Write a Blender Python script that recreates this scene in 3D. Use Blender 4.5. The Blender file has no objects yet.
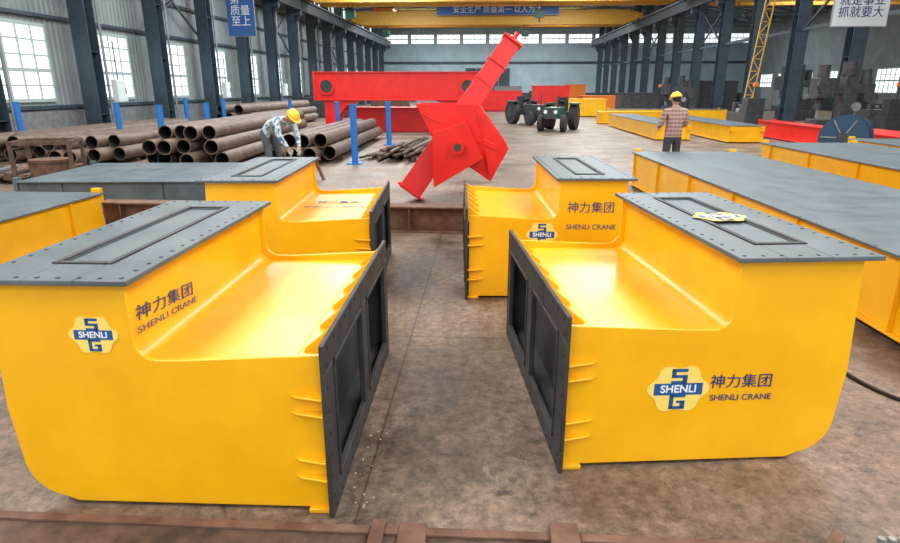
import bpy, bmesh, math, random
from mathutils import Vector, Euler, Matrix
random.seed(7)
scene=bpy.context.scene
COL=scene.collection
try: scene.view_settings.view_transform='Standard'
except Exception: pass

# ------------------------------------------------------------ materials
MATS={}
def mat(name,c1,c2=None,rough=.5,metal=0,scale=4,bump=0,bscale=30,coat=0,emis=None,es=0,detail=4,lo=.35,hi=.65,rv=0,stretch=None):
    m=bpy.data.materials.new(name); m.use_nodes=True; nt=m.node_tree; N=nt.nodes; L=nt.links
    b=N['Principled BSDF']
    b.inputs['Roughness'].default_value=rough; b.inputs['Metallic'].default_value=metal
    b.inputs['Coat Weight'].default_value=coat; b.inputs['Coat Roughness'].default_value=.14
    b.inputs['Base Color'].default_value=(*c1,1)
    tc=N.new('ShaderNodeTexCoord'); mp=N.new('ShaderNodeMapping'); L.new(tc.outputs['Object'],mp.inputs['Vector'])
    if stretch: mp.inputs['Scale'].default_value=stretch
    if c2:
        n=N.new('ShaderNodeTexNoise'); n.inputs['Scale'].default_value=scale; n.inputs['Detail'].default_value=detail; n.inputs['Roughness'].default_value=.62
        L.new(mp.outputs[0],n.inputs['Vector'])
        r=N.new('ShaderNodeValToRGB'); r.color_ramp.elements[0].position=lo; r.color_ramp.elements[1].position=hi
        r.color_ramp.elements[0].color=(*c1,1); r.color_ramp.elements[1].color=(*c2,1)
        L.new(n.outputs['Fac'],r.inputs['Fac']); L.new(r.outputs['Color'],b.inputs['Base Color'])
        if rv:
            mr=N.new('ShaderNodeMapRange'); mr.inputs['To Min'].default_value=rough-rv; mr.inputs['To Max'].default_value=rough+rv
            L.new(n.outputs['Fac'],mr.inputs['Value']); L.new(mr.outputs[0],b.inputs['Roughness'])
    if bump:
        n2=N.new('ShaderNodeTexNoise'); n2.inputs['Scale'].default_value=bscale; n2.inputs['Detail'].default_value=3
        L.new(mp.outputs[0],n2.inputs['Vector'])
        bp=N.new('ShaderNodeBump'); bp.inputs['Strength'].default_value=bump; bp.inputs['Distance'].default_value=.02
        L.new(n2.outputs['Fac'],bp.inputs['Height']); L.new(bp.outputs[0],b.inputs['Normal']); L.new(bp.outputs[0],b.inputs['Coat Normal'])
    if emis:
        b.inputs['Emission Color'].default_value=(*emis,1); b.inputs['Emission Strength'].default_value=es
    MATS[name]=m; return m
mat('yellow_paint',(.88,.43,.001),(.96,.50,.002),rough=.38,scale=2.5,bump=.10,bscale=5,coat=.2)
mat('yellow_crane_paint',(.70,.38,.05),(.78,.44,.07),rough=.5)
mat('primer_gray',(.070,.098,.112),(.115,.15,.165),rough=.46,scale=3,bump=.1,bscale=40,rv=.1)
mat('flange_dark',(.026,.026,.028),(.050,.046,.045),rough=.6,scale=5,bump=.1)
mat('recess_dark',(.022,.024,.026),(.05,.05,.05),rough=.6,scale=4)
mat('bolt_hole',(.01,.01,.01),rough=.8)
mat('logo_blue',(.01,.09,.30),rough=.5)
mat('text_blue',(.012,.035,.17),rough=.5)
mat('logo_cream',(.95,.72,.16),rough=.5)
mat('paint_white',(.85,.88,.9),rough=.5)
mat('rust',(.10,.045,.025),(.19,.10,.065),rough=.75,scale=6,bump=.3,bscale=25)
mat('rust_dark',(.05,.03,.022),(.13,.075,.05),rough=.8,scale=8,bump=.3)
mat('pipe_rust',(.10,.065,.048),(.19,.13,.10),rough=.6,scale=3,bump=.2)
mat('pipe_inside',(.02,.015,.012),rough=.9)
mat('red_paint',(.72,.010,.008),(.82,.018,.012),rough=.36,scale=2)
mat('post_blue',(.015,.17,.55),rough=.4)
mat('column_blue',(.026,.046,.062),(.048,.075,.095),rough=.5,scale=2)
mat('frame_white',(.42,.50,.50),rough=.5)
mat('glass_daylight',(.8,.9,.95),rough=.2,emis=(.86,.95,1),es=1.2)
mat('banner_blue',(.03,.12,.35),rough=.5)
mat('banner_white',(.7,.78,.8),rough=.5)
mat('rubber',(.02,.02,.022),(.04,.04,.04),rough=.8)
mat('steel_gray',(.2,.22,.23),(.3,.32,.33),rough=.4,metal=.3,scale=5)
mat('machine_dark',(.03,.035,.04),(.07,.075,.08),rough=.5,scale=6)
mat('tractor_green',(.02,.10,.07),rough=.4)
mat('spool_blue',(.02,.06,.11),rough=.35)
mat('orange_paint',(.8,.2,.02),rough=.5)
mat('skin',(.45,.24,.15),rough=.55)
mat('hair',(.01,.008,.007),rough=.7)
mat('helmet_yellow',(.95,.60,.04),rough=.3)
mat('shirt_floral',(.03,.16,.30),(.65,.72,.72),rough=.8,scale=16,lo=.42,hi=.52)
mat('trouser_gray',(.06,.07,.085),(.1,.11,.12),rough=.85)
mat('trouser_dark',(.03,.035,.05),(.06,.06,.075),rough=.85)
mat('boot',(.02,.018,.015),rough=.7)
mat('glove',(.55,.52,.45),rough=.9)
mat('eye_white',(.7,.7,.7),rough=.3)
mat('lip',(.3,.1,.08),rough=.5)
mat('roof_panel',(.30,.38,.42),rough=.6)
mat('roof_steel',(.14,.18,.2),rough=.6)
mat('paint_drip_pale',(.5,.42,.25),(.7,.6,.35),rough=.5)
def plaid(name,base,l1,l2,s):
    m=bpy.data.materials.new(name); m.use_nodes=True; nt=m.node_tree;N=nt.nodes;L=nt.links;b=N['Principled BSDF']; b.inputs['Roughness'].default_value=.85
    tc=N.new('ShaderNodeTexCoord'); prev=None
    for ax,col in (('X',l1),('Z',l2)):
        w=N.new('ShaderNodeTexWave'); w.bands_direction=ax; w.inputs['Scale'].default_value=s; L.new(tc.outputs['Object'],w.inputs['Vector'])
        r=N.new('ShaderNodeValToRGB'); r.color_ramp.elements[0].position=.45; r.color_ramp.elements[1].position=.6; r.color_ramp.elements[0].color=(0,0,0,1); r.color_ramp.elements[1].color=(.6,.6,.6,1); L.new(w.outputs['Fac'],r.inputs['Fac'])
        x=N.new('ShaderNodeMix'); x.data_type='RGBA'; L.new(r.outputs[0],x.inputs[0]); x.inputs[7].default_value=(*col,1)
        if prev: L.new(prev,x.inputs[6])
        else: x.inputs[6].default_value=(*base,1)
        prev=x.outputs[2]
    L.new(prev,b.inputs['Base Color']); MATS[name]=m
plaid('shirt_plaid',(.34,.19,.17),(.13,.06,.06),(.5,.38,.34),4)

def wall_mat(name,c1,c2,axis):
    m=mat(name,c1,c2,rough=.55,scale=.6)
    nt=m.node_tree;N=nt.nodes;L=nt.links;b=N['Principled BSDF']
    tc=N.new('ShaderNodeTexCoord'); w=N.new('ShaderNodeTexWave'); w.bands_direction=axis; w.inputs['Scale'].default_value=1.2
    L.new(tc.outputs['Object'],w.inputs['Vector']); bp=N.new('ShaderNodeBump'); bp.inputs['Strength'].default_value=.7; bp.inputs['Distance'].default_value=.05
    L.new(w.outputs['Fac'],bp.inputs['Height']); L.new(bp.outputs[0],b.inputs['Normal'])
wall_mat('wall_corrugated',(.22,.26,.265),(.31,.35,.355),'Y')
wall_mat('wall_far_panel',(.36,.47,.53),(.45,.57,.63),'X')  # far wall colour made lighter and bluer to stand in for haze
def floor_mat():
    m=bpy.data.materials.new('concrete_floor'); m.use_nodes=True; nt=m.node_tree;N=nt.nodes;L=nt.links;b=N['Principled BSDF']
    tc=N.new('ShaderNodeTexCoord')
    def noise(s,d=6,r=.65,dist=0):
        n=N.new('ShaderNodeTexNoise'); n.inputs['Scale'].default_value=s;n.inputs['Detail'].default_value=d;n.inputs['Roughness'].default_value=r;n.inputs['Distortion'].default_value=dist
        L.new(tc.outputs['Object'],n.inputs['Vector']); return n
    def ramp(n,p0,c0,p1,c1):
        r=N.new('ShaderNodeValToRGB'); r.color_ramp.elements[0].position=p0;r.color_ramp.elements[1].position=p1
        r.color_ramp.elements[0].color=(*c0,1);r.color_ramp.elements[1].color=(*c1,1); L.new(n.outputs[0],r.inputs[0]); return r
    def mix(bt,fac,a,b_):
        x=N.new('ShaderNodeMix'); x.data_type='RGBA'; x.blend_type=bt
        if hasattr(fac,'outputs'): L.new(fac.outputs[0],x.inputs[0])
        else: x.inputs[0].default_value=fac
        L.new(a,x.inputs[6])
        if isinstance(b_,tuple): x.inputs[7].default_value=b_
        else: L.new(b_,x.inputs[7])
        return x.outputs[2]
    a=ramp(noise(.8,9,.7),.36,(.095,.066,.047),.60,(.29,.215,.16))
    f=ramp(noise(14,9,.8),.38,(.42,.40,.38),.62,(1.3,1.25,1.2))
    c=mix('MULTIPLY',1.0,a.outputs[0],f.outputs[0])
    s=ramp(noise(3.1,12,.85,.8),.56,(0,0,0),.66,(.85,.85,.85))
    c=mix('MIX',s,c,(.38,.305,.245,1))
    g=ramp(noise(1.7,12,.8,1.4),.57,(0,0,0),.64,(.8,.8,.8))
    c=mix('MIX',g,c,(.045,.035,.03,1))
    fl=ramp(noise(48,4,.9),.68,(0,0,0),.74,(.7,.7,.7))      # small flakes of dust
    c=mix('MIX',fl,c,(.46,.39,.32,1))
    b_=N.new('ShaderNodeTexBrick'); b_.offset=0; b_.inputs['Scale'].default_value=1; b_.inputs['Brick Width'].default_value=6.0; b_.inputs['Row Height'].default_value=6.0; b_.inputs['Mortar Size'].default_value=.01; b_.inputs['Mortar Smooth'].default_value=.6
    b_.inputs['Color1'].default_value=(1,1,1,1);b_.inputs['Color2'].default_value=(.95,.95,.95,1);b_.inputs['Mortar'].default_value=(.5,.47,.44,1)
    mp=N.new('ShaderNodeMapping'); mp.inputs['Location'].default_value=(.55,1.7,0); L.new(tc.outputs['Object'],mp.inputs[0]); L.new(mp.outputs[0],b_.inputs['Vector'])
    c=mix('MULTIPLY',1.0,c,b_.outputs[0])
    L.new(c,b.inputs['Base Color'])
    r=ramp(noise(1.6,5),.35,(.36,)*3,.7,(.72,)*3); L.new(r.outputs[0],b.inputs['Roughness'])
    bp=N.new('ShaderNodeBump'); bp.inputs['Strength'].default_value=.4;bp.inputs['Distance'].default_value=.012
    L.new(noise(35,6).outputs[0],bp.inputs['Height']); L.new(bp.outputs[0],b.inputs['Normal'])
    MATS['concrete_floor']=m
floor_mat()

# ------------------------------------------------------------ builder
class B:
    def __init__(s): s.v=[];s.f=[];s.m=[];s.mats=[]
    def mi(s,n):
        if n not in s.mats: s.mats.append(n)
        return s.mats.index(n)
    def add(s,vs,fs,mt):
        o=len(s.v); s.v+=[tuple(v) for v in vs]
        k=s.mi(mt)
        for f in fs: s.f.append([o+i for i in f]); s.m.append(k)
    def box(s,x0,x1,y0,y1,z0,z1,mt,M=None):
        vs=[Vector((x,y,z)) for z in (z0,z1) for y in (y0,y1) for x in (x0,x1)]
        if M: vs=[M@v for v in vs]
        s.add(vs,[(0,1,3,2),(4,6,7,5),(0,4,5,1),(2,3,7,6),(0,2,6,4),(1,5,7,3)],mt)
    def frame(s,p,q,up=Vector((0,0,1))):
        p=Vector(p);q=Vector(q); d=(q-p); L=d.length; d.normalize()
        if abs(d.dot(up))>.98: up=Vector((0,1,0))
        x=d.cross(up).normalized(); y=x.cross(d)
        return p,d,x,y,L
    def beam(s,p,q,w,h,mt,w2=None,h2=None,up=Vector((0,0,1))):
        p,d,x,y,L=s.frame(p,q,up); w2=w if w2 is None else w2; h2=h if h2 is None else h2
        vs=[]
        for c,ww,hh in ((p,w,h),(p+d*L,w2,h2)):
            for a,b in ((-1,-1),(1,-1),(1,1),(-1,1)): vs.append(c+x*a*ww/2+y*b*hh/2)
        s.add(vs,[(3,2,1,0),(4,5,6,7),(0,1,5,4),(1,2,6,5),(2,3,7,6),(3,0,4,7)],mt)
    def cyl(s,p,q,r,mt,r2=None,n=16,caps=True,capmat=None):
        p,d,x,y,L=s.frame(p,q); r2=r if r2 is None else r2
        vs=[];
        for c,rr in ((p,r),(p+d*L,r2)):
            for i in range(n):
                a=2*math.pi*i/n; vs.append(c+x*math.cos(a)*rr+y*math.sin(a)*rr)
        s.add(vs,[(i,(i+1)%n,n+(i+1)%n,n+i) for i in range(n)],mt)
        if caps: s.add(vs,[tuple(range(n))[::-1],tuple(range(n,2*n))],capmat or mt)
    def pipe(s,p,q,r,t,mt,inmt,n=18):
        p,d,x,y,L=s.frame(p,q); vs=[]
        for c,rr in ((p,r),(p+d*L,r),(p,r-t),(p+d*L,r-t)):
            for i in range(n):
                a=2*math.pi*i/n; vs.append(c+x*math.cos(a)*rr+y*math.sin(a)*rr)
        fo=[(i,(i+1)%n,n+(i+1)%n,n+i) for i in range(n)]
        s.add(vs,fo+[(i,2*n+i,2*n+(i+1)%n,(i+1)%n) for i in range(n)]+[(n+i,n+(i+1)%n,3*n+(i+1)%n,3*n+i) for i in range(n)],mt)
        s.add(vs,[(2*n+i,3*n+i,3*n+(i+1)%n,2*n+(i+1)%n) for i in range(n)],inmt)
    def prism(s,poly,y0,y1,mt,M=None):
        n=len(poly); vs=[Vector((x,y0,z)) for x,z in poly]+[Vector((x,y1,z)) for x,z in poly]
        if M: vs=[M@v for v in vs]
        s.add(vs,[tuple(range(n)),tuple(range(n,2*n))[::-1]]+[(i,n+i,n+(i+1)%n,(i+1)%n) for i in range(n)],mt)
    def sphere(s,c,r,mt,n=16,m=10,z0=-1,z1=1,M=None):
        c=Vector(c); r=(r,r,r) if isinstance(r,(int,float)) else r
        a0=math.asin(z0);a1=math.asin(z1); vs=[]
        for j in range(m+1):
            a=a0+(a1-a0)*j/m
            for i in range(n):
                t=2*math.pi*i/n; v=Vector((math.cos(a)*math.cos(t)*r[0],math.cos(a)*math.sin(t)*r[1],math.sin(a)*r[2]))
                if M: v=M@v
                vs.append(c+v)
        s.add(vs,[(j*n+i,j*n+(i+1)%n,(j+1)*n+(i+1)%n,(j+1)*n+i) for j in range(m) for i in range(n)],mt)
    def finish(s,name,loc=(0,0,0),rot=0,bevel=0,parent=None,smooth=35,data_only=False):
        me=bpy.data.meshes.new(name); me.from_pydata(s.v,[],s.f)
        for n in s.mats: me.materials.append(MATS[n])
        me.polygons.foreach_set('material_index',s.m)
        bm=bmesh.new(); bm.from_mesh(me); bmesh.ops.recalc_face_normals(bm,faces=bm.faces); bm.to_mesh(me); bm.free()
        me.polygons.foreach_set('use_smooth',[True]*len(me.polygons))
        me.set_sharp_from_angle(angle=math.radians(smooth)); me.update()
        if data_only: return me
        ob=bpy.data.objects.new(name,me); COL.objects.link(ob); ob.location=loc; ob.rotation_euler=(0,0,math.radians(rot))
        if bevel:
            bv=ob.modifiers.new('bevel','BEVEL'); bv.width=bevel; bv.segments=2; bv.limit_method='ANGLE'; bv.angle_limit=math.radians(50); bv.harden_normals=False
        if parent: ob.parent=parent
        return ob
def inst(name,me,loc,rot=0):
    ob=bpy.data.objects.new(name,me); COL.objects.link(ob); ob.location=loc; ob.rotation_euler=(0,0,math.radians(rot)); return ob
def text(parent,name,body,size,loc,rot,mt,ext=.0008,ax='CENTER',sx=1,bold=0):
    c=bpy.data.curves.new(name,'FONT'); c.body=body; c.size=size; c.align_x=ax; c.align_y='CENTER'; c.extrude=ext; c.offset=bold
    c.materials.append(MATS[mt]); ob=bpy.data.objects.new(name,c); COL.objects.link(ob); ob.parent=parent
    ob.location=loc; ob.rotation_euler=rot; ob.scale=(sx,1,1); return ob
def arc(cx,cz,r,a0,a1,n=8):
    return [(cx+r*math.cos(math.radians(a0+(a1-a0)*i/n)),cz+r*math.sin(math.radians(a0+(a1-a0)*i/n))) for i in range(n+1)]

def logo(parent,loc,rot,w,nm):
    b=B(); n=60; pts=[]
    for i in range(n):
        t=2*math.pi*i/n; r=.49+.045*math.cos(6*t)
        pts.append((w*r*math.cos(t)*1.12,w*r*math.sin(t)*.95))
    b.prism(pts,-.0012,0,'logo_cream')
    b.box(-w*.46,w*.46,-.0024,0,-w*.12,w*.12,'logo_blue')
    u=w*.050
    def blk(x0,x1,z0,z1): b.box(x0*u,x1*u,-.0024,0,z0*u,z1*u,'logo_blue')
    blk(-3,3,7,8.3);blk(-3,-1.4,5,8.3);blk(-3,3,4.6,5.8);blk(1.2,3,2.2,5.2);blk(-3,3,2.2,3.4)
    blk(-3,3,-8.3,-7.1);blk(-3,-1.4,-8.3,-2.2);blk(-3,3,-3.4,-2.2);blk(1.2,3,-8.3,-5);blk(-.2,3,-5.8,-4.8)
    ob=b.finish(nm); ob.parent=parent; ob.location=loc; ob.rotation_euler=rot
    text(ob,nm+'_lettering','SHENLI',w*.215,(0,-.0035,0),(math.radians(90),0,0),'paint_white',bold=w*.004)
    return ob
FR=(math.radians(90),0,0)

# ------------------------------------------------------------ L-shaped crane leg sections
W_,D_=1.42,1.70
def crane_section(loc,rot,sx):
    b=B()
    def P(pts): return [(sx*x,z) for x,z in pts]
    def box(x0,x1,y0,y1,z0,z1,m): b.box(min(sx*x0,sx*x1),max(sx*x0,sx*x1),y0,y1,z0,z1,m)
    web=[(.01,.02),(W_-.24,.02)]+arc(W_-.22,.24,.20,-80,0,8)+[(W_,.5),(W_-.03,1.09),(.80,1.09),(.80,.83)]+arc(.71,.83,.09,-5,-85,8)+[(.60,.742),(.01,.775)]
    body=[(.14,.05),(W_-.26,.05)]+arc(W_-.24,.26,.19,-80,0,8)+[(W_-.03,.5),(W_-.06,1.09),(.83,1.09),(.83,.79)]+arc(.75,.79,.08,-5,-85,8)+[(.62,.71),(.14,.72)]
    b.prism(P(body),.02,D_-.02,'yellow_paint')
    b.prism(P(web),0,.022,'yellow_paint'); b.prism(P(web),D_-.022,D_,'yellow_paint')
    box(.0,.14,.02,D_-.02,.700,.72,'yellow_paint'); box(.0,.14,.02,D_-.02,.05,.07,'yellow_paint')
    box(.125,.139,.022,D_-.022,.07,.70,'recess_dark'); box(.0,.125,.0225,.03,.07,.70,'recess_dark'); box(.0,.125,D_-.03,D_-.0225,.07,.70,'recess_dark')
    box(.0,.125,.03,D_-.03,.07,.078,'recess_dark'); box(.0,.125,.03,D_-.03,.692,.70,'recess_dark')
    z1=.84; y0,y1=-.05,D_+.05
    t0,t1=-.022,0.0
    box(t0,t1,y0,y1,0,.12,'flange_dark'); box(t0,t1,y0,y1,z1-.13,z1,'flange_dark')
    ym=(y0+y1)/2
    for a,c in ((y0,y0+.15),(ym-.075,ym+.075),(y1-.15,y1)): box(t0,t1,a,c,.12,z1-.13,'flange_dark')
    for a,c in ((y0+.15,ym-.075),(ym+.075,y1-.15)):
        for (p,q,r,s_) in ((a,a+.02,.12,z1-.13),(c-.02,c,.12,z1-.13),(a,c,.12,.14),(a,c,z1-.15,z1-.13)): box(-.03,.0,p,q,r,s_,'flange_dark')
    for k in range(15):
        y=y0+.06+k*(y1-y0-.12)/14
        for z in (.03,z1-.03): b.cyl((sx*(t0-.002),y,z),(sx*(t0+.002),y,z),.009,'bolt_hole',n=8)
    for k in range(7):
        z=.1+k*.107
        for y in (y0+.03,y1-.03): b.cyl((sx*(t0-.002),y,z),(sx*(t0+.002),y,z),.009,'bolt_hole',n=8)
    zt0,zt1=1.085,1.108; X0,X1=.76,1.455; Y0,Y1=-.045,D_+.045
    s0,s1=.985,1.20; q0,q1=.22,1.48
    box(X0,s0,Y0,Y1,zt0,zt1,'primer_gray'); box(s1,X1,Y0,Y1,zt0,zt1,'primer_gray')
    box(s0,s1,Y0,q0,zt0,zt1,'primer_gray'); box(s0,s1,q1,Y1,zt0,zt1,'primer_gray')
    box(s0-.03,s0,q0-.03,q1+.03,zt1,zt1+.008,'flange_dark'); box(s1,s1+.03,q0-.03,q1+.03,zt1,zt1+.008,'flange_dark')
    box(s0,s1,q0-.03,q0,zt1,zt1+.008,'flange_dark'); box(s0,s1,q1,q1+.03,zt1,zt1+.008,'flange_dark')
    box(s0,s1,q0,q1,zt0-.01,zt1-.008,'primer_gray')
    for k in range(17):
        y=Y0+.04+k*(Y1-Y0-.08)/16
        for x in (X0+.04,X1-.04): b.cyl((sx*x,y,zt1-.001),(sx*x,y,zt1+.0015),.010,'bolt_hole',n=8)
    for k in range(1,7):
        x=X0+.04+k*(X1-X0-.08)/7
        for y in (Y0+.035,Y1-.035): b.cyl((sx*x,y,zt1-.001),(sx*x,y,zt1+.0015),.010,'bolt_hole',n=8)
    for z in (.18,.27,.50,.58):
        for (ya,yb) in ((0,-.048),(D_,D_+.048)):
            vs=[(0,ya,z),(.15,ya,z),(.12,(ya+yb)*.5,z),(0,yb,z)]
            vs=[(sx*x,y,zz) for x,y,zz in vs]; vs2=[(x,y,zz+.012) for x,y,zz in vs]
            b.add(vs+vs2,[(0,1,2,3),(7,6,5,4),(0,4,5,1),(1,5,6,2),(2,6,7,3),(3,7,4,0)],'yellow_paint')
    for k in range(6):
        y=.16+k*(D_-.32)/5
        b.prism([(0,.70),(sx*.12,.70),(sx*.12,.735),(0,.835)],y-.006,y+.006,'yellow_paint')
    for k in range(5):
        y=.2+k*.32
        b.prism([(sx*(W_-.05),.98),(sx*(W_-.05),1.085),(sx*(W_+.02),1.085)],y-.006,y+.006,'yellow_paint')
    box(0,.10,-.02,.02,0.0,.022,'yellow_paint'); box(0,.10,D_-.02,D_+.02,0,.022,'yellow_paint'); box(.9,1.1,.2,.4,0,.05,'rust_dark'); box(.9,1.1,1.2,1.4,0,.05,'rust_dark')
    return b.finish('crane_leg_section',loc,rot,bevel=.004)

A=crane_section((-.67,2.27,0),1.0,-1)
logo(A,(-.965,-.002,.855),(0,0,0),.18,'logo_decal')
def walltext(parent,body,size,y,z,tilt,mt,nm,x,**k):
    M=Euler((math.radians(90),0,math.radians(90))).to_matrix()@Euler((0,0,math.radians(tilt))).to_matrix()
    return text(parent,nm,body,size,(x,y,z),M.to_euler(),mt,**k)
walltext(A,'神力集团',.076,.36,.880,-6,'text_blue','lettering_cjk',-.825,sx=1.8)
walltext(A,'SHENLI CRANE',.042,.36,.816,-5,'text_blue','lettering_latin',-.819,sx=2.0)
R_=crane_section((.41,2.66,0),6.5,1)
logo(R_,(.565,-.002,.43),(0,0,0),.265,'logo_decal')
text(R_,'lettering_cjk','神力集团',.080,(.882,-.003,.46),FR,'text_blue')
text(R_,'lettering_latin','SHENLI CRANE',.047,(.888,-.003,.375),FR,'text_blue')
logo(R_,(1.09,.82,1.1185),(math.radians(-90),0,0),.27,'logo_decal_top')
C_=crane_section((-.14,5.22,0),2.5,1)
logo(C_,(.66,-.002,.60),(0,0,0),.24,'logo_decal')
text(C_,'lettering_cjk','神力集团',.105,(1.08,-.003,.84),FR,'text_blue')
text(C_,'lettering_latin','SHENLI CRANE',.065,(1.09,-.003,.67),FR,'text_blue')
B_=crane_section((-.98,5.05,0),4,-1)
text(B_,'lettering_latin','SHENLI CRANE',.09,(-.45,.8,.7225),(0,0,0),'text_blue')
text(B_,'lettering_cjk','神力集团',.11,(-.45,1.05,.7225),(0,0,0),'text_blue')

def box_girder(name,w,L,h,loc,rot,topm='primer_gray',sidem='yellow_paint',over=.05,stiff=True,z0=.06):
    b=B()
    b.box(0,w,0,L,z0,h-.02,sidem)
    b.box(-over,w+over,-.03,L+.03,h-.02,h,topm)
    b.box(-over,w+over,-.03,L+.03,z0-.02,z0,sidem)
    for y in (.15,L-.35): b.box(0.05,w-.05,y,y+.2,0,z0-.02,'rust_dark')
    if stiff:
        n=int(L/.28)
        for k in range(n+1):
            y=k*L/n
            for x in (-over+.02,w+over-.02): b.cyl((x,y,h-.001),(x,y,h+.002),.011,'bolt_hole',n=8)
        for k in range(int(L/1.5)+1):
            y=.05+k*1.5
            if y<L: b.box(-over*.8,0,y,y+.012,z0,h-.02,sidem); b.box(w,w+over*.8,y,y+.012,z0,h-.02,sidem)
    for x in (.02,w-.14):
        b.box(x,x+.12,-.1,-.03,h-.2,h-.02,sidem); b.box(x,x+.12,L+.03,L+.1,h-.14,h+.05,sidem)
    return b.finish(name,loc,rot,bevel=.004)
box_girder('box_girder',2.0,10.7,.66,(3.22,1.4,0),1.6)
box_girder('box_girder',2.0,9.5,.74,(6.0,3.9,0),.5)
box_girder('box_girder',1.5,7.5,.7,(8.8,7.6,0),1)
box_girder('box_girder',2.0,3.7,.52,(-7.1,3.95,0),0)
box_girder('primer_box_girder',2.3,3.7,.5,(-3.35,9.0,0),95,sidem='primer_gray')
b=B(); x0,x1=-5.3,1.6
b.box(x0,x1,0,.26,0,.022,'rust');b.box(x0,x1,0,.26,.33,.352,'rust');b.box(x0,x1,.12,.14,.022,.33,'rust')
for k in range(9): b.box(x0+.3+k*.8,x0+.315+k*.8,0.01,.25,.022,.33,'rust')
b.finish('steel_i_beam',(0,7.75,0),-1,bevel=.003)

# ------------------------------------------------------------ shell
b=B(); b.box(-15.3,37,-14,93,-.2,0,'concrete_floor'); b.finish('floor')
b=B(); b.box(-15.5,-15.3,-14,93,0,10.6,'wall_corrugated'); b.finish('wall_left')
b=B(); b.box(-15.5,37,92,92.2,0,14,'wall_far_panel'); b.finish('wall_back')
b=B(); b.box(36.8,37,-14,93,0,10.6,'wall_corrugated'); b.finish('wall_right')
b=B()
for (xa,xm,xb) in ((-15.6,0.1,15.6),(15.6,26.2,37)):
    for (p,q) in (((xa,10.4),(xm,12.6)),((xm,12.6),(xb,10.4))):
        vs=[(p[0],-14,p[1]),(q[0],-14,q[1]),(q[0],93,q[1]),(p[0],93,p[1])]; v2=[(x,y,z+.15) for x,y,z in vs]
        b.add(vs+v2,[(0,1,2,3),(7,6,5,4),(0,4,5,1),(1,5,6,2),(2,6,7,3),(3,7,4,0)],'roof_panel')
b.finish('ceiling')
b=B()
for k in range(16):
    y=12.5+5*k
    for (xa,xm,xb) in ((-15.2,0.1,15.4),(15.8,26.2,36.8)):
        for sgn,(x0,x1) in ((1,(xa,xm)),(-1,(xm,xb))):
            z0,z1=(10.1,12.3) if sgn==1 else (12.3,10.1)
            b.beam((x0,y,z0),(x1,y,z1),.14,.2,'roof_steel')
        b.beam((xa,y,9.7),(xb,y,9.7),.12,.14,'roof_steel')
        n=8
        for i in range(n):
            xx=xa+(xb-xa)*(i+.5)/n; f=1-abs(xx-xm)/((xb-xa)/2); b.beam((xx,y,9.7),(xx,y,10.1+2.2*f),.07,.07,'roof_steel')
            xn=xa+(xb-xa)*(i+1)/n if xx<xm else xa+(xb-xa)*i/n
            b.beam((xx,y,9.7),(xn,y,10.1+2.2*(1-abs(xn-xm)/((xb-xa)/2))),.06,.06,'roof_steel')
b.finish('roof_trusses')
def column_mesh(h):
    b=B(); m='column_blue'
    b.box(-.3,.3,-.28,-.25,0,h,m); b.box(-.3,.3,.25,.28,0,h,m); b.box(-.02,.02,-.25,.25,0,h,m)
    for k in range(int(h/2.2)): b.box(-.27,.27,-.25,.25,.9+k*2.2,.92+k*2.2,m)
    b.box(-.42,.42,-.42,.42,0,.04,m)
    b.box(.3,.75,-.2,.2,7.0,7.35,m); b.prism([(.3,6.4),(.75,7.0),(.3,7.0)],-.02,.02,m)
    return b.finish('steel_column',data_only=True)
cm=column_mesh(10.0)
for k in range(17): inst('steel_column',cm,(-14.55,7.5+5*k,0),0)
for k in range(17): inst('steel_column',cm,(15.5,7.9+5*k,0),180)
b=B()
for X in (-13.85,14.8):
    b.box(X-.15,X+.15,-10,91.5,7.35,7.4,'column_blue');b.box(X-.18,X+.18,-10,91.5,8.1,8.14,'column_blue');b.box(X-.01,X+.01,-10,91.5,7.4,8.1,'column_blue');b.box(X-.04,X+.04,-10,91.5,8.14,8.28,'steel_gray')
b.finish('crane_runway_beams')
for X,yo in ((-14.9,0),(15.5,.4)):
    b=B()
    for k in (1,4,7,10,13):
        y=7.5+5*k
        b.beam((X,y+yo,4.4),(X,y+5+yo,7.2),.09,.09,'column_blue'); b.beam((X,y+yo,7.2),(X,y+5+yo,4.4),.09,.09,'column_blue')
    for k in range(16):
        if X>0: b.beam((15.5,7.9+5*k,4.6),(15.5,12.9+5*k,4.6),.12,.16,'column_blue')
        else: b.cyl((-14.2,7.9+5*k,0),(-14.2,7.9+5*k,7),.05,'steel_gray',n=8)
    b.finish('column_bracing')
for k in range(1,12,2):
    b=B(); b.box(0,.22,-.3,.3,0,.8,'paint_white'); b.box(.22,.235,-.27,.27,.03,.77,'banner_white'); b.box(.235,.25,.18,.22,.3,.5,'machine_dark'); b.cyl((.1,0,.8),(.1,0,2.2),.03,'steel_gray',n=8)
    b.finish('electrical_cabinet',(-14.24,8.45+5*k,1.35))
b=B()
for z in (1.15,4.15,5.6,7.0,8.6): b.box(-15.3,-15.15,-10,92,z,z+.12,'column_blue')
b.finish('trim_left_girts')
b=B()
b.box(-15.3,-15.22,-10,92,0,1.1,'steel_gray'); b.finish('baseboard_left')
def win_mesh(w,h,nx,nz):
    b=B(); b.box(0,.02,-w/2,w/2,0,h,'glass_daylight')
    for i in range(nx+1): y=-w/2+w*i/nx; b.box(.0,.06,y-.03,y+.03,0,h,'frame_white')
    for i in range(nz+1):
        z=h*i/nz; t=.06 if i in(0,nz,nz//2) else .025; b.box(0,.06,-w/2,w/2,z-t,z+t,'frame_white')
    return b.finish('window',data_only=True)
wm=win_mesh(2.7,2.45,4,5)
n=0
for k in range(16):
    n+=1; inst('window_%d'%n,wm,(-15.28,10+5*k,1.45))
wm2=win_mesh(4.2,1.1,6,1)
for k in range(16):
    n+=1; inst('window_%d'%n,wm2,(-15.28,10+5*k,8.9))
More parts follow.
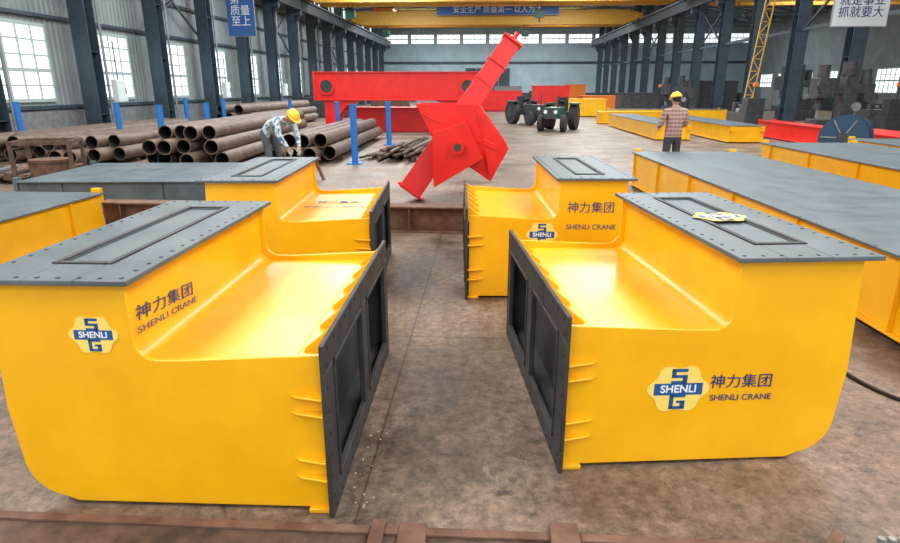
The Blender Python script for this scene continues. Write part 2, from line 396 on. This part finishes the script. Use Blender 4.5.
wm3=win_mesh(3.4,2.2,5,4)
for k in range(16):
    n+=1; inst('window_%d'%n,wm3,(36.78,10+5*k,1.4),180)
wm4=win_mesh(3.3,1.3,4,2)
for k in range(14):
    n+=1; inst('window_%d'%n,wm4,(-13.0+3.75*k,91.98,7.9),-90)
b=B()
b.box(-3,3.4,91.85,91.99,0,4.6,'column_blue')
for i in range(5): b.box(-3+1.6*i-.05,-3+1.6*i+.05,91.8,91.99,0,4.6,'steel_gray')
b.finish('door_1')
b=B(); b.box(-15.3,37,91.8,92,5.2,5.5,'column_blue'); b.box(-15.3,37,91.8,92,0,1.2,'column_blue'); b.finish('trim_back')

def bridge_crane(x0,x1,y,z,nm='overhead_crane'):
    b=B(); m='yellow_crane_paint'
    for yy in (y-1.2,y+1.2):
        b.box(x0+1.2,x1-1.2,yy-.25,yy+.25,z,z+1.3,m)
        b.prism([(x0,z+.5),(x0+1.2,z),(x0+1.2,z+1.3),(x0,z+1.1)],yy-.25,yy+.25,m); b.prism([(x1,z+.5),(x1-1.2,z),(x1-1.2,z+1.3),(x1,z+1.1)],yy-.25,yy+.25,m)
        for i in range(12): xx=x0+1.5+(x1-x0-3)*i/11; b.box(xx-.02,xx+.02,yy-.27,yy-.25,z,z+1.3,m)
    for xx in (x0,x1): b.box(xx-.25,xx+.25,y-2.2,y+2.2,z+.45,z+.95,m); [b.cyl((xx-.1,yy,z+.45),(xx+.1,yy,z+.45),.25,'machine_dark') for yy in (y-1.9,y+1.9)]
    for xm in (x0+(x1-x0)*.12,x0+(x1-x0)*.62):
        b.box(xm-1,xm+1,y-1.4,y+1.4,z+1.35,z+1.6,'orange_paint'); b.cyl((xm-.8,y,z+1.9),(xm+.8,y,z+1.9),.35,'machine_dark')
        for d in(-.15,.15): b.cyl((xm+d,y,z+1.5),(xm+d,y,z-.5),.03,'machine_dark',n=6)
        b.box(xm-.35,xm+.35,y-.2,y+.2,z-1.0,z-.4,'tractor_green'); b.cyl((xm,y,z-1.0),(xm,y,z-1.3),.06,'machine_dark',n=8)
    b.finish(nm)
bridge_crane(-13.85,14.8,49,7.9)
bridge_crane(-13.85,14.8,66,7.9)
bridge_crane(16.3,36,50,7.9)

def banner(name,x,y,z,w,h,mt,txt,tm,ts,vertical=False,rot=0):
    b=B(); b.box(-w/2,w/2,0,.05,-h/2,h/2,mt)
    f=.03; b.box(-w/2-f,w/2+f,.01,.07,h/2,h/2+f,'steel_gray'); b.box(-w/2-f,w/2+f,.01,.07,-h/2-f,-h/2,'steel_gray'); b.box(-w/2-f,-w/2,.01,.07,-h/2,h/2,'steel_gray'); b.box(w/2,w/2+f,.01,.07,-h/2,h/2,'steel_gray')
    ob=b.finish(name,(x,y,z),rot)
    text(ob,'lettering',txt,ts,(0,-.01,0),FR,tm,ext=.003)
banner('slogan_board',-12.2,31.5,5.75,1.35,2.8,'banner_blue','争创\n第一\n质量\n至上','paint_white',.5)
banner('slogan_board',14.1,25.4,5.0,2.0,1.8,'banner_white','质量第一\n就是事业\n抓就要大','text_blue',.42)
banner('slogan_banner',1,64.0,9.2,12,.9,'banner_blue','安全生产 质量第一 以人为本','paint_white',.7)
banner('slogan_banner',9.0,64.0,9.2,3,.9,'banner_blue','质量至上','paint_white',.6) if False else None

# ------------------------------------------------------------ pipes and racks
def pipe_pile(x0,n,y,L,r,rot,layers=2):
    b=B()
    for l in range(layers):
        for i in range(n-l):
            x=(i+l*.5)*2.06*r; z=r+.08+l*r*1.75; dy=random.uniform(-.6,.6)
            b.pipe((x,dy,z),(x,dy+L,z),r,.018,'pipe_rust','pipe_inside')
    for yy in (.9,L-1): b.box(-r,(n-1)*2.06*r+r,yy,yy+.12,0,.08,'rust_dark')
    b.finish('steel_pipe_stack',(x0,y,0),rot)
pipe_pile(-13.0,5,15.2,9,.17,0,2)
pipe_pile(-10.7,5,14.6,9,.17,0,2)
pipe_pile(-7.9,6,14.0,9.5,.17,4,3)
pipe_pile(-5.1,4,15.2,8,.18,1,2)
pipe_pile(-11.6,5,26,10,.2,0,3)
def post(x,y,h):
    b=B(); b.cyl((0,0,0.03),(0,0,h),.085,'post_blue',n=14); b.box(-.18,.18,-.18,.18,0,.03,'post_blue'); b.cyl((0,0,h),(0,0,h+.02),.095,'post_blue',n=14)
    b.finish('pipe_rack_post',(x,y,0))
for (x,y,h) in ((-13.6,17.3,1.45),(-11.15,18.2,1.4),(-8.55,18.6,1.4),(-8.75,16.2,1.4),(-3.3,15.3,1.45),(-3.25,20.6,1.4),(-5.55,23.0,1.35),(-12.3,24.9,1.45),(-10.9,25.3,1.4),(-8.9,27.9,1.3)): post(x,y,h)
b=B()
for i in range(60):
    x=random.uniform(-.8,.8); z=.04+random.uniform(0,.34)*(1-abs(x)); a=random.uniform(-.12,.12); L=random.uniform(2.0,3.6)
    y0=random.uniform(-.6,.6)
    b.beam((x-a*L/2,y0-L/2,z),(x+a*L/2,y0+L/2,z+random.uniform(-.0,.06)),.08,.05,random.choice(['rust','rust_dark','pipe_rust','rust_dark']))
b.finish('steel_bar_stack',(-2.15,17.6,0),-8)
b=B()
for i in range(26):
    x=random.uniform(-1.2,1.2); z=.04+random.uniform(0,.2); a=random.uniform(-.5,.5); L=random.uniform(1,2.2)
    b.beam((x-a*L/2,-L/2,z),(x+a*L/2,L/2,z+.03),.12,.04,random.choice(['rust','rust_dark','machine_dark','steel_gray']))
b.finish('scrap_steel_pile',(-10.6,12.2,0),20)
b=B()
b.cyl((0,0,.02),(0,0,.62),.33,'rust',n=24)
for z in (.1,.32,.56): b.cyl((0,0,z),(0,0,z+.03),.345,'rust_dark',n=24)
for x,y in ((-.45,-.4),(.45,-.4),(.45,.4),(-.45,.4)): b.beam((x,y,0),(x,y,.95),.06,.06,'rust_dark')
for p,q in (((-.45,-.4),(.45,-.4)),((.45,-.4),(.45,.4)),((.45,.4),(-.45,.4)),((-.45,.4),(-.45,-.4))): b.beam((*p,.93),(*q,.93),.06,.06,'rust_dark')
b.finish('rusty_barrel_frame',(-7.9,10.6,0),20)

# ------------------------------------------------------------ red portal frame
b=B(); m='red_paint'
b.box(-3.4,3.4,0,1.1,1.40,2.45,m)
b.box(-3.5,-3.4,-.08,1.18,1.35,2.50,m);b.box(3.4,3.5,-.08,1.18,1.35,2.50,m); b.box(-3.5,3.5,-.08,1.18,2.45,2.49,m);b.box(-3.5,3.5,-.08,1.18,1.36,1.40,m)
for x in (-2.95,2.85):
    b.cyl((x,-.10,1.92),(x,.01,1.92),.34,m,n=28); b.cyl((x,-.105,1.92),(x,-.10,1.92),.25,'recess_dark',n=28)
b.prism([(-3.1,0),(-2.6,0)]+arc(-1.5,.25,1.1,180,90,8)+[(-1.3,1.36),(-3.1,1.36)],0.05,1.05,m)
b.prism([(3.3,0),(2.9,0)]+[(-x,z) for x,z in arc(-1.9,.2,1.0,180,90,8)]+[(1.5,1.36),(3.3,1.36)],0.05,1.05,m)
b.box(-2.4,2.4,1.6,2.5,0,1.0,m); b.box(-2.5,2.5,1.5,2.6,1.0,1.04,m)
b.finish('red_crane_portal_frame',(-3.6,25.6,0),1,bevel=.01)
b=B()
p0=Vector((-1.28,10.2,.14)); p1=Vector((.44,10.6,2.62))
b.beam(p0,p1,.40,.44,m,.30,.24,up=Vector((0,1,0)))
d=(p1-p0).normalized()
for t,ss in ((.012,.50),(.985,.36)):
    c=p0+(p1-p0)*t; b.beam(c-d*.015,c+d*.015,ss,ss,m,up=Vector((0,1,0)))
b.cyl(p1,p1+d*.12,.04,m)
for t in (.72,.84):
    c=p0+(p1-p0)*t; b.beam(c-d*.006,c+d*.006,.36,.33,m,up=Vector((0,1,0)))
face=[(-1.10,1.62),(-.10,1.60),(.38,.93),(.10,.40),(-.80,1.0)]
b.prism(face,9.75,9.79,m); b.prism([(x*.94,z*.97+.02) for x,z in face],9.79,10.5,m); b.prism(face,10.5,10.54,m)
b.prism([(-.82,1.18),(-.30,1.34),(-.02,.80),(-.80,.34)],9.45,9.50,m)
b.add([(-.82,9.45,1.18),(-.30,9.45,1.34),(-.30,9.75,1.40),(-.82,9.75,1.25)],[(0,1,2,3)],m)
b.add([(-.30,9.45,1.34),(-.02,9.45,.80),(-.02,9.75,.80),(-.30,9.75,1.40)],[(0,1,2,3)],m)
b.cyl((-.42,9.3,.98),(-.42,9.46,.98),.10,m,n=20)
b.cyl((-.42,9.295,.98),(-.42,9.305,.98),.06,'recess_dark',n=20)
b.beam((-.98,9.74,1.48),(.20,9.74,.93),.02,.08,m); b.beam((-.12,9.74,1.50),(.08,9.74,.50),.02,.08,m)
b.finish('red_crane_leg_bracket',bevel=.006)

# ------------------------------------------------------------ right side
box_girder('red_girder',.7,9.5,.62,(10.9,15.8,0),0,topm='red_paint',sidem='red_paint',stiff=False)
box_girder('red_girder',.6,6,.62,(11.75,14.6,0),0,topm='red_paint',sidem='red_paint',stiff=False)
box_girder('yellow_girder',1.2,9,.6,(6.3,23,0),0,topm='primer_gray',stiff=False)
box_girder('yellow_girder',4.8,1.0,.65,(6.1,33.5,0),0,topm='yellow_paint',stiff=False)
box_girder('yellow_girder',6.8,1.0,.65,(7.4,37.5,0),0,topm='primer_gray',stiff=False)
box_girder('yellow_girder',1.2,8,.6,(8.5,22,0),0,topm='primer_gray',stiff=False)
b=B()
for x in (-.35,.35):
    b.cyl((x-.02,0,.58),(x+.02,0,.58),.58,'spool_blue',n=32)
    b.cyl((x-.03,0,.58),(x+.03,0,.58),.12,'machine_dark',n=20)
b.cyl((-.35,0,.58),(.35,0,.58),.42,'rubber',n=32)
for i in range(8): b.cyl((-.33+i*.085,0,.58),(-.28+i*.085,0,.58),.48,'rubber',n=32)
for a in range(6):
    t=math.pi*a/3; b.beam((-.375,.14*math.cos(t),.58+.14*math.sin(t)),(-.375,.52*math.cos(t),.58+.52*math.sin(t)),.03,.03,'steel_gray')
b.finish('cable_spool',(9.75,17.2,0),50)
def drill(loc,s=1,rot=0):
    b=B(); m2='machine_dark'
    b.box(-.7,.7,-.5,.5,0,.5,m2); b.box(-.18,.22,-.2,.25,.5,2.3,m2); b.box(-1.0,.9,-.18,.22,1.65,2.0,m2)
    b.box(-1.15,-.6,-.35,.35,1.5,2.2,m2); b.cyl((-.9,0,1.5),(-.9,0,1.1),.12,m2); b.cyl((-.9,0,1.1),(-.9,0,.8),.05,'steel_gray')
    b.cyl((-.9,0,2.2),(-.9,0,2.65),.2,m2); b.cyl((.6,0,2.0),(.6,0,2.5),.18,m2); b.cyl((0,0,2.3),(0,0,2.75),.24,m2)
    b.cyl((-1.05,-.4,1.9),(-1.05,-.35,1.9),.2,m2); b.box(-1.1,-.5,-.4,.4,.5,.75,m2); b.box(.7,1.1,-.4,.4,0,1.1,m2)
    b.cyl((.75,-.35,1.5),(.75,-.2,1.5),.22,m2); b.cyl((.3,-.3,1.2),(.3,-.2,1.2),.16,'steel_gray')
    ob=b.finish('radial_drilling_machine',loc,rot,bevel=.015); ob.scale=(s,)*3
MATS['machine_dark'].node_tree.nodes['Principled BSDF'].inputs['Specular IOR Level'].default_value=.3
drill((13.1,23.6,0)); drill((18.5,38.5,0),1.15,20); drill((12.6,41.5,0),.95,-20)
b=B()
for (x,y) in ((-.22,0),(.22,0)): b.beam((x,y,0),(x+.8,y,9),.05,.05,'yellow_crane_paint')
for k in range(15):
    z=.3+k*.6; x=.089*z; x2=.089*(z+.6); s1=1 if k%2 else -1
    b.beam((x-.22,0,z),(x+.22,0,z),.035,.035,'yellow_crane_paint'); b.beam((x-s1*.22,0,z),(x2+s1*.22,0,z+.6),.035,.035,'yellow_crane_paint')
b.finish('lattice_ladder',(13.8,34,0),0)
def lathe(loc,rot,c):
    b=B()
    b.box(-1.5,1.5,-.4,.4,0,.7,'machine_dark'); b.box(-1.5,-.7,-.4,.4,.7,1.4,c); b.cyl((-.7,0,1.0),(-.5,0,1.0),.25,'steel_gray',n=20); b.box(.9,1.3,-.25,.25,.7,1.15,c); b.cyl((.9,0,1.0),(.7,0,1.0),.06,'steel_gray')
    b.box(-.2,.3,-.35,.35,.7,.9,'steel_gray'); b.cyl((.05,-.35,.85),(.05,-.45,.85),.12,'machine_dark'); b.cyl((-1.1,0,1.4),(-1.1,0,1.9),.03,'machine_dark'); b.box(-1.2,-1.0,-.1,.1,1.9,2.1,'orange_paint')
    b.finish('metal_lathe',loc,rot,bevel=.02)
lathe((18.5,30,0),80,'machine_dark'); lathe((22,47,0),70,'banner_blue'); lathe((12.8,31.5,0),85,'machine_dark'); lathe((12.5,47,0),90,'machine_dark'); lathe((24,36,0),60,'steel_gray')
def tractor(loc,rot,col):
    b=B()
    b.box(-.35,.35,-1.5,.2,.65,1.15,col); b.box(-.32,.32,-1.56,-1.5,.62,1.1,'machine_dark'); b.box(-.5,.5,.2,1.2,.55,.9,'machine_dark')
    for s in (-1,1):
        b.cyl((s*.45,.9,.65),(s*.8,.9,.65),.65,'rubber',n=24); b.cyl((s*.8,.9,.65),(s*.83,.9,.65),.3,'machine_dark',n=20)
        b.cyl((s*.45,-1.1,.4),(s*.68,-1.1,.4),.4,'rubber',n=20); b.cyl((s*.68,-1.1,.4),(s*.7,-1.1,.4),.18,'machine_dark',n=16)
        b.prism([(s*.45,1.25),(s*.85,1.25),(s*.85,1.32),(s*.45,1.35)],.3,1.45,col)
        b.cyl((s*.25,-1.58,.95),(s*.25,-1.54,.95),.09,'paint_white',n=12)
    b.box(-.25,.25,.7,1.1,.9,1.1,'rubber'); b.box(-.25,.25,1.05,1.15,1.1,1.6,'rubber')
    b.cyl((0,.35,1.1),(0,.45,1.35),.03,'machine_dark'); b.cyl((0,.44,1.34),(0,.46,1.37),.2,'machine_dark',n=16); b.cyl((.2,-1,1.15),(.2,-1,1.7),.04,'machine_dark')
    ob=b.finish('tractor',loc,rot,bevel=.01); ob.scale=(.9,.9,.9)
tractor((2.3,33,0),25,'machine_dark'); tractor((3.3,28.5,0),-20,'tractor_green')
def crates(name,loc,items):
    b=B()
    for (x,y,w,d,h,mt) in items:
        b.box(x,x+w,y,y+d,.05,h,mt); b.box(x-.04,x+w+.04,y-.04,y+d+.04,h,h+.05,mt); b.box(x+.1,x+w-.1,y+.1,y+d-.1,0,.05,'rust_dark')
        for i in range(4): b.box(x+w*i/4,x+w*i/4+.06,y-.05,y,.05,h,mt)
    b.finish(name,loc)
crates('red_machine_parts',(-1,52,0),[(0,0,4,2,1.6,'red_paint'),(5,1,3,2,2.0,'red_paint'),(9,0,3,3,1.2,'orange_paint')])
crates('fabricated_parts',(5.5,42,0),[(0,0,2.5,2,1.1,'yellow_paint'),(3.5,0,2.5,2,1.5,'machine_dark')])
crates('fabricated_parts',(-12,40,0),[(0,0,3,2,1.2,'machine_dark'),(4,3,2.5,2,1.0,'rust'),(7.5,0,2.5,2,1.4,'steel_gray')])
crates('fabricated_parts',(20.5,22,0),[(0,0,3,6,1.0,'yellow_paint'),(4,2,3,5,1.4,'machine_dark'),(8,0,3,3,1.2,'red_paint')])
crates('fabricated_parts',(1,70,0),[(0,0,3,3,2.0,'steel_gray'),(4,0,3,3,1.5,'tractor_green'),(-5,0,3,3,1.8,'machine_dark'),(8,0,2,2,2.2,'orange_paint')])
crates('fabricated_parts',(17.5,55,0),[(0,0,4,3,2.4,'machine_dark'),(6,0,4,3,1.9,'steel_gray'),(12,0,3,3,2.6,'machine_dark')])

b=B()
b.box(-2.9,2.9,1.0,2.13,0,.035,'rust_dark'); b.box(-2.9,2.9,2.085,2.13,.035,.05,'rust')
for (x0,x1,y1,h) in ((-.46,-.40,2.16,.06),(-.34,-.22,2.15,.055),(.30,.42,2.17,.07)): b.box(x0,x1,1.4,y1,.0,h,'rust')
b.beam((1.28,1.9,.06),(1.5,2.16,.06),.05,.05,'rust')
for x in (1.62,1.66,1.70): b.cyl((x,2.09,.03),(x,2.09,.12),.014,'steel_gray',n=8)
b.finish('rusty_base_plate',bevel=.003)
b=B()
for i in range(26):
    x,y=random.gauss(-.57,.05),random.uniform(2.3,3.3)
    r=random.uniform(.002,.007) ; n=7
    vs=[(x+r*random.uniform(.6,1.3)*math.cos(2*math.pi*k/n),y+r*random.uniform(.6,1.6)*math.sin(2*math.pi*k/n),.0015) for k in range(n)]
    b.add(vs,[tuple(range(n))],'paint_drip_pale')
b.finish('paint_drips')
def hose(name,pts,r,mt):
    c=bpy.data.curves.new(name,'CURVE'); c.dimensions='3D'; c.bevel_depth=r; s=c.splines.new('NURBS'); s.points.add(len(pts)-1); s.use_endpoint_u=True; s.order_u=4
    for i,p in enumerate(pts): s.points[i].co=(*p,1)
    c.materials.append(MATS[mt]); ob=bpy.data.objects.new(name,c); COL.objects.link(ob)
hose('welding_cable',[(2.1,5.4,.012),(2.3,4.6,.012),(2.5,4.1,.012),(2.4,3.6,.012),(2.8,3.2,.012),(3.1,2.7,.012)],.012,'rubber')
hose('welding_cable',[(-2.6,9,.012),(-1.5,9.4,.012),(-.5,8.9,.012),(.8,9.3,.012),(2.4,8.7,.012)],.012,'rubber')

# ------------------------------------------------------------ people
def seg_dist(p,a,b_):
    ab=b_-a; t=max(0,min(1,(p-a).dot(ab)/max(ab.length_squared,1e-9))); return (p-(a+ab*t)).length
def skin_body(joints,edges,root,hem):
    names=list(joints); idx={n:i for i,n in enumerate(names)}
    me=bpy.data.meshes.new('skel'); me.from_pydata([joints[n][0] for n in names],[(idx[a],idx[c]) for a,c,_ in edges],[])
    ob=bpy.data.objects.new('skel',me); COL.objects.link(ob)
    md=ob.modifiers.new('s','SKIN'); md.use_smooth_shade=True
    for n in names:
        sv=me.skin_vertices[0].data[idx[n]]; r=joints[n][1]; sv.radius=r if isinstance(r,tuple) else (r,r); sv.use_root=(n==root)
    sb=ob.modifiers.new('ss','SUBSURF'); sb.levels=2; sb.render_levels=2
    dg=bpy.context.evaluated_depsgraph_get(); ev=ob.evaluated_get(dg); m2=bpy.data.meshes.new_from_object(ev)
    hp,hn=Vector(hem[0]),Vector(hem[1]).normalized()
    bm=bmesh.new(); bm.from_mesh(m2); bmesh.ops.bisect_plane(bm,geom=bm.verts[:]+bm.edges[:]+bm.faces[:],plane_co=hp,plane_no=hn)
    bm.to_mesh(m2); bm.free()
    vs=[v.co.copy() for v in m2.vertices]; fs=[tuple(p.vertices) for p in m2.polygons]
    mats=[]
    for p in m2.polygons:
        c=p.center; best=min(edges,key=lambda e: seg_dist(c,Vector(joints[e[0]][0]),Vector(joints[e[1]][0])))[2]
        if best in 'ST': best='S' if (c-hp).dot(hn)>0 else 'T'
        mats.append(best)
    bpy.data.objects.remove(ob); return vs,fs,mats
def person(name,loc,rot,J,head_c,head_M,shirt,trouser,hands,hem,scale=1):
    E=[('pel','sp','S'),('sp','ch','S'),('ch','nk','S'),('nk','hd','K')]
    for s in 'LR':
        E+=[('ch','sh'+s,'S'),('sh'+s,'el'+s,'S'),('el'+s,'wr'+s,'S'),('wr'+s,'ha'+s,'K'),('pel','hp'+s,'T'),('hp'+s,'kn'+s,'T'),('kn'+s,'an'+s,'T'),('an'+s,'to'+s,'B')]
    vs,fs,ms=skin_body(J,E,'pel',hem)
    b=B(); mm={'S':shirt,'T':trouser,'K':'skin','B':'boot'}
    for key in 'STKB':
        sel=[f for f,m_ in zip(fs,ms) if m_==key]
        if sel: b.add(vs,sel,mm[key])
    c=Vector(head_c); M=head_M
    b.sphere(c,(.078,.096,.118),'skin',n=20,m=14,M=M)
    b.sphere(c+M@Vector((0,-.03,-.075)),(.052,.055,.045),'skin',M=M)
    b.sphere(c+M@Vector((0,.022,.02)),(.083,.09,.112),'hair',M=M)
    b.sphere(c+M@Vector((0,-.10,-.012)),(.013,.02,.022),'skin',M=M,n=10,m=6)
    for s in(-1,1):
        b.sphere(c+M@Vector((s*.03,-.086,.012)),(.012,.008,.007),'eye_white',M=M,n=10,m=6); b.sphere(c+M@Vector((s*.03,-.093,.012)),(.005,.003,.005),'hair',M=M,n=8,m=5)
        b.sphere(c+M@Vector((s*.082,.005,0)),(.01,.02,.032),'skin',M=M,n=10,m=6)
    b.sphere(c+M@Vector((0,-.086,-.052)),(.022,.008,.007),'lip',M=M,n=10,m=6)
    b.sphere(c+M@Vector((0,.005,.035)),(.115,.135,.115),'helmet_yellow',n=24,m=8,z0=0,M=M)
    b.sphere(c+M@Vector((0,-.02,.035)),(.125,.165,.014),'helmet_yellow',n=24,m=6,M=M)
    b.beam(c+M@Vector((0,-.07,.135)),c+M@Vector((0,.09,.135)),.02,.025,'helmet_yellow')
    for (wr,ha,side) in hands:
        wr=Vector(wr);ha=Vector(ha); d=(ha-wr).normalized(); lat=d.cross(Vector((0,1,0)) if abs(d.y)<.9 else Vector((1,0,0))).normalized(); nor=lat.cross(d)
        for i in range(4):
            L=[.07,.08,.075,.06][i]; o=ha+lat*(i-1.5)*.021; k1=o+d*L*.5+nor*.008; k2=k1+d*L*.35+nor*.03
            b.cyl(o-d*.02,k1,.0095,'glove',.009,n=8); b.cyl(k1,k2,.009,'glove',.007,n=8); b.sphere(k2,.0075,'glove',n=8,m=5); b.sphere(k1,.009,'glove',n=8,m=5)
        o=ha-d*.045+lat*side*.035; k=o+lat*side*.03+d*.035; b.cyl(o,k,.011,'glove',.010,n=8); b.cyl(k,k+d*.03+nor*.01,.010,'glove',.008,n=8); b.sphere(k,.01,'glove',n=8,m=5)
        b.beam(wr+d*.02,ha+d*.005,.082,.03,'glove',.088,.026,up=nor)
    ob=b.finish(name,loc,rot,smooth=80); ob.scale=(scale,)*3
    bm=bmesh.new(); bm.from_mesh(ob.data)
    loose=[v for v in bm.verts if not v.link_faces]; bmesh.ops.delete(bm,geom=loose,context='VERTS'); bm.to_mesh(ob.data); bm.free()
    return ob
J={'pel':((0,0,.95),(.16,.12)),'sp':((0,.01,1.12),(.16,.12)),'ch':((0,.01,1.34),(.175,.125)),'nk':((0,0,1.48),.06),'hd':((0,-.02,1.58),.055)}
for s,sg in (('L',1),('R',-1)):
    J['sh'+s]=((sg*.21,.01,1.40),.075); J['el'+s]=((sg*.29,-.03,1.13),.056); J['wr'+s]=((sg*.18,-.25,1.08),.038); J['ha'+s]=((sg*.15,-.32,1.08),.032)
    J['hp'+s]=((sg*.10,0,.88),.10); J['kn'+s]=((sg*.12,-.02,.48),.07); J['an'+s]=((sg*.13,.02,.09),.05); J['to'+s]=((sg*.15,-.14,.045),.042)
person('worker_standing',(3.82,12.75,0),195,J,(0,-.025,1.63),Euler((math.radians(14),0,0)).to_matrix(),'shirt_plaid','trouser_dark',
  [((.18,-.25,1.08),(.15,-.33,1.08),-1),((-.18,-.25,1.08),(-.15,-.33,1.08),1)],((0,0,.90),(0,0,1)))
J={'pel':((0,.16,.92),(.155,.125)),'sp':((0,.02,1.04),(.16,.13)),'ch':((0,-.20,1.13),(.175,.135)),'nk':((0,-.33,1.15),.06),'hd':((0,-.42,1.16),.055)}
for s,sg in (('L',1),('R',-1)):
    J['sh'+s]=((sg*.20,-.25,1.10),.078); J['el'+s]=((sg*.25,-.34,.84),.058); J['wr'+s]=((sg*.15,-.44,.62),.038); J['ha'+s]=((sg*.12,-.47,.55),.032)
    J['hp'+s]=((sg*.10,.16,.86),.10); J['kn'+s]=((sg*.14,.04,.47),.07); J['an'+s]=((sg*.15,.14,.09),.05); J['to'+s]=((sg*.17,-.02,.045),.042)
person('worker_bending',(-4.36,12.5,0),66,J,(0,-.47,1.17),Euler((math.radians(45),0,math.radians(-8))).to_matrix(),'shirt_floral','trouser_gray',
  [((.15,-.44,.62),(.12,-.47,.54),-1),((-.15,-.44,.62),(-.12,-.47,.54),1)],((0,.13,.93),(0,-.86,.5)),scale=1.1)
b=B()
b.beam((-.5,0,.42),(.5,0,.42),.12,.06,'rust')
for x in (-.4,.4):
    for y in (-.2,.2): b.beam((x,0,.40),(x,y,0),.05,.05,'rust')
b.finish('work_trestle',(-3.72,12.2,0),66)

# ------------------------------------------------------------ lights
def area(name,loc,sx,sy,p,rot=(0,0,0),col=(1,1,1)):
    l=bpy.data.lights.new(name,'AREA'); l.shape='RECTANGLE'; l.size=sx; l.size_y=sy; l.energy=p; l.color=col
    ob=bpy.data.objects.new(name,l); COL.objects.link(ob); ob.location=loc; ob.rotation_euler=rot
for y in (-9,-1,7,15,23,33,45,57,69,82):  # rows behind the camera are added to light the camera-facing sides
    for x in (-7,7):
        area('skylight_lamp',(x,y,9.6),5,5,900 if y<30 else 1450,col=(1,.97,.93) if y<20 else (.88,.96,1))
for y in (10,30,50,75): area('skylight_lamp',(26,y,9.5),8,6,1400,col=(.85,.95,1))
w=bpy.data.worlds.new('World'); scene.world=w; w.use_nodes=True
w.node_tree.nodes['Background'].inputs[0].default_value=(.88,.94,1,1); w.node_tree.nodes['Background'].inputs[1].default_value=1.25

cd=bpy.data.cameras.new('camera'); cam=bpy.data.objects.new('camera',cd); COL.objects.link(cam)
cd.lens=24; cd.clip_end=300; cam.location=(0,0,1.85); cam.rotation_euler=(math.radians(73),0,math.radians(3.28)); scene.camera=cam
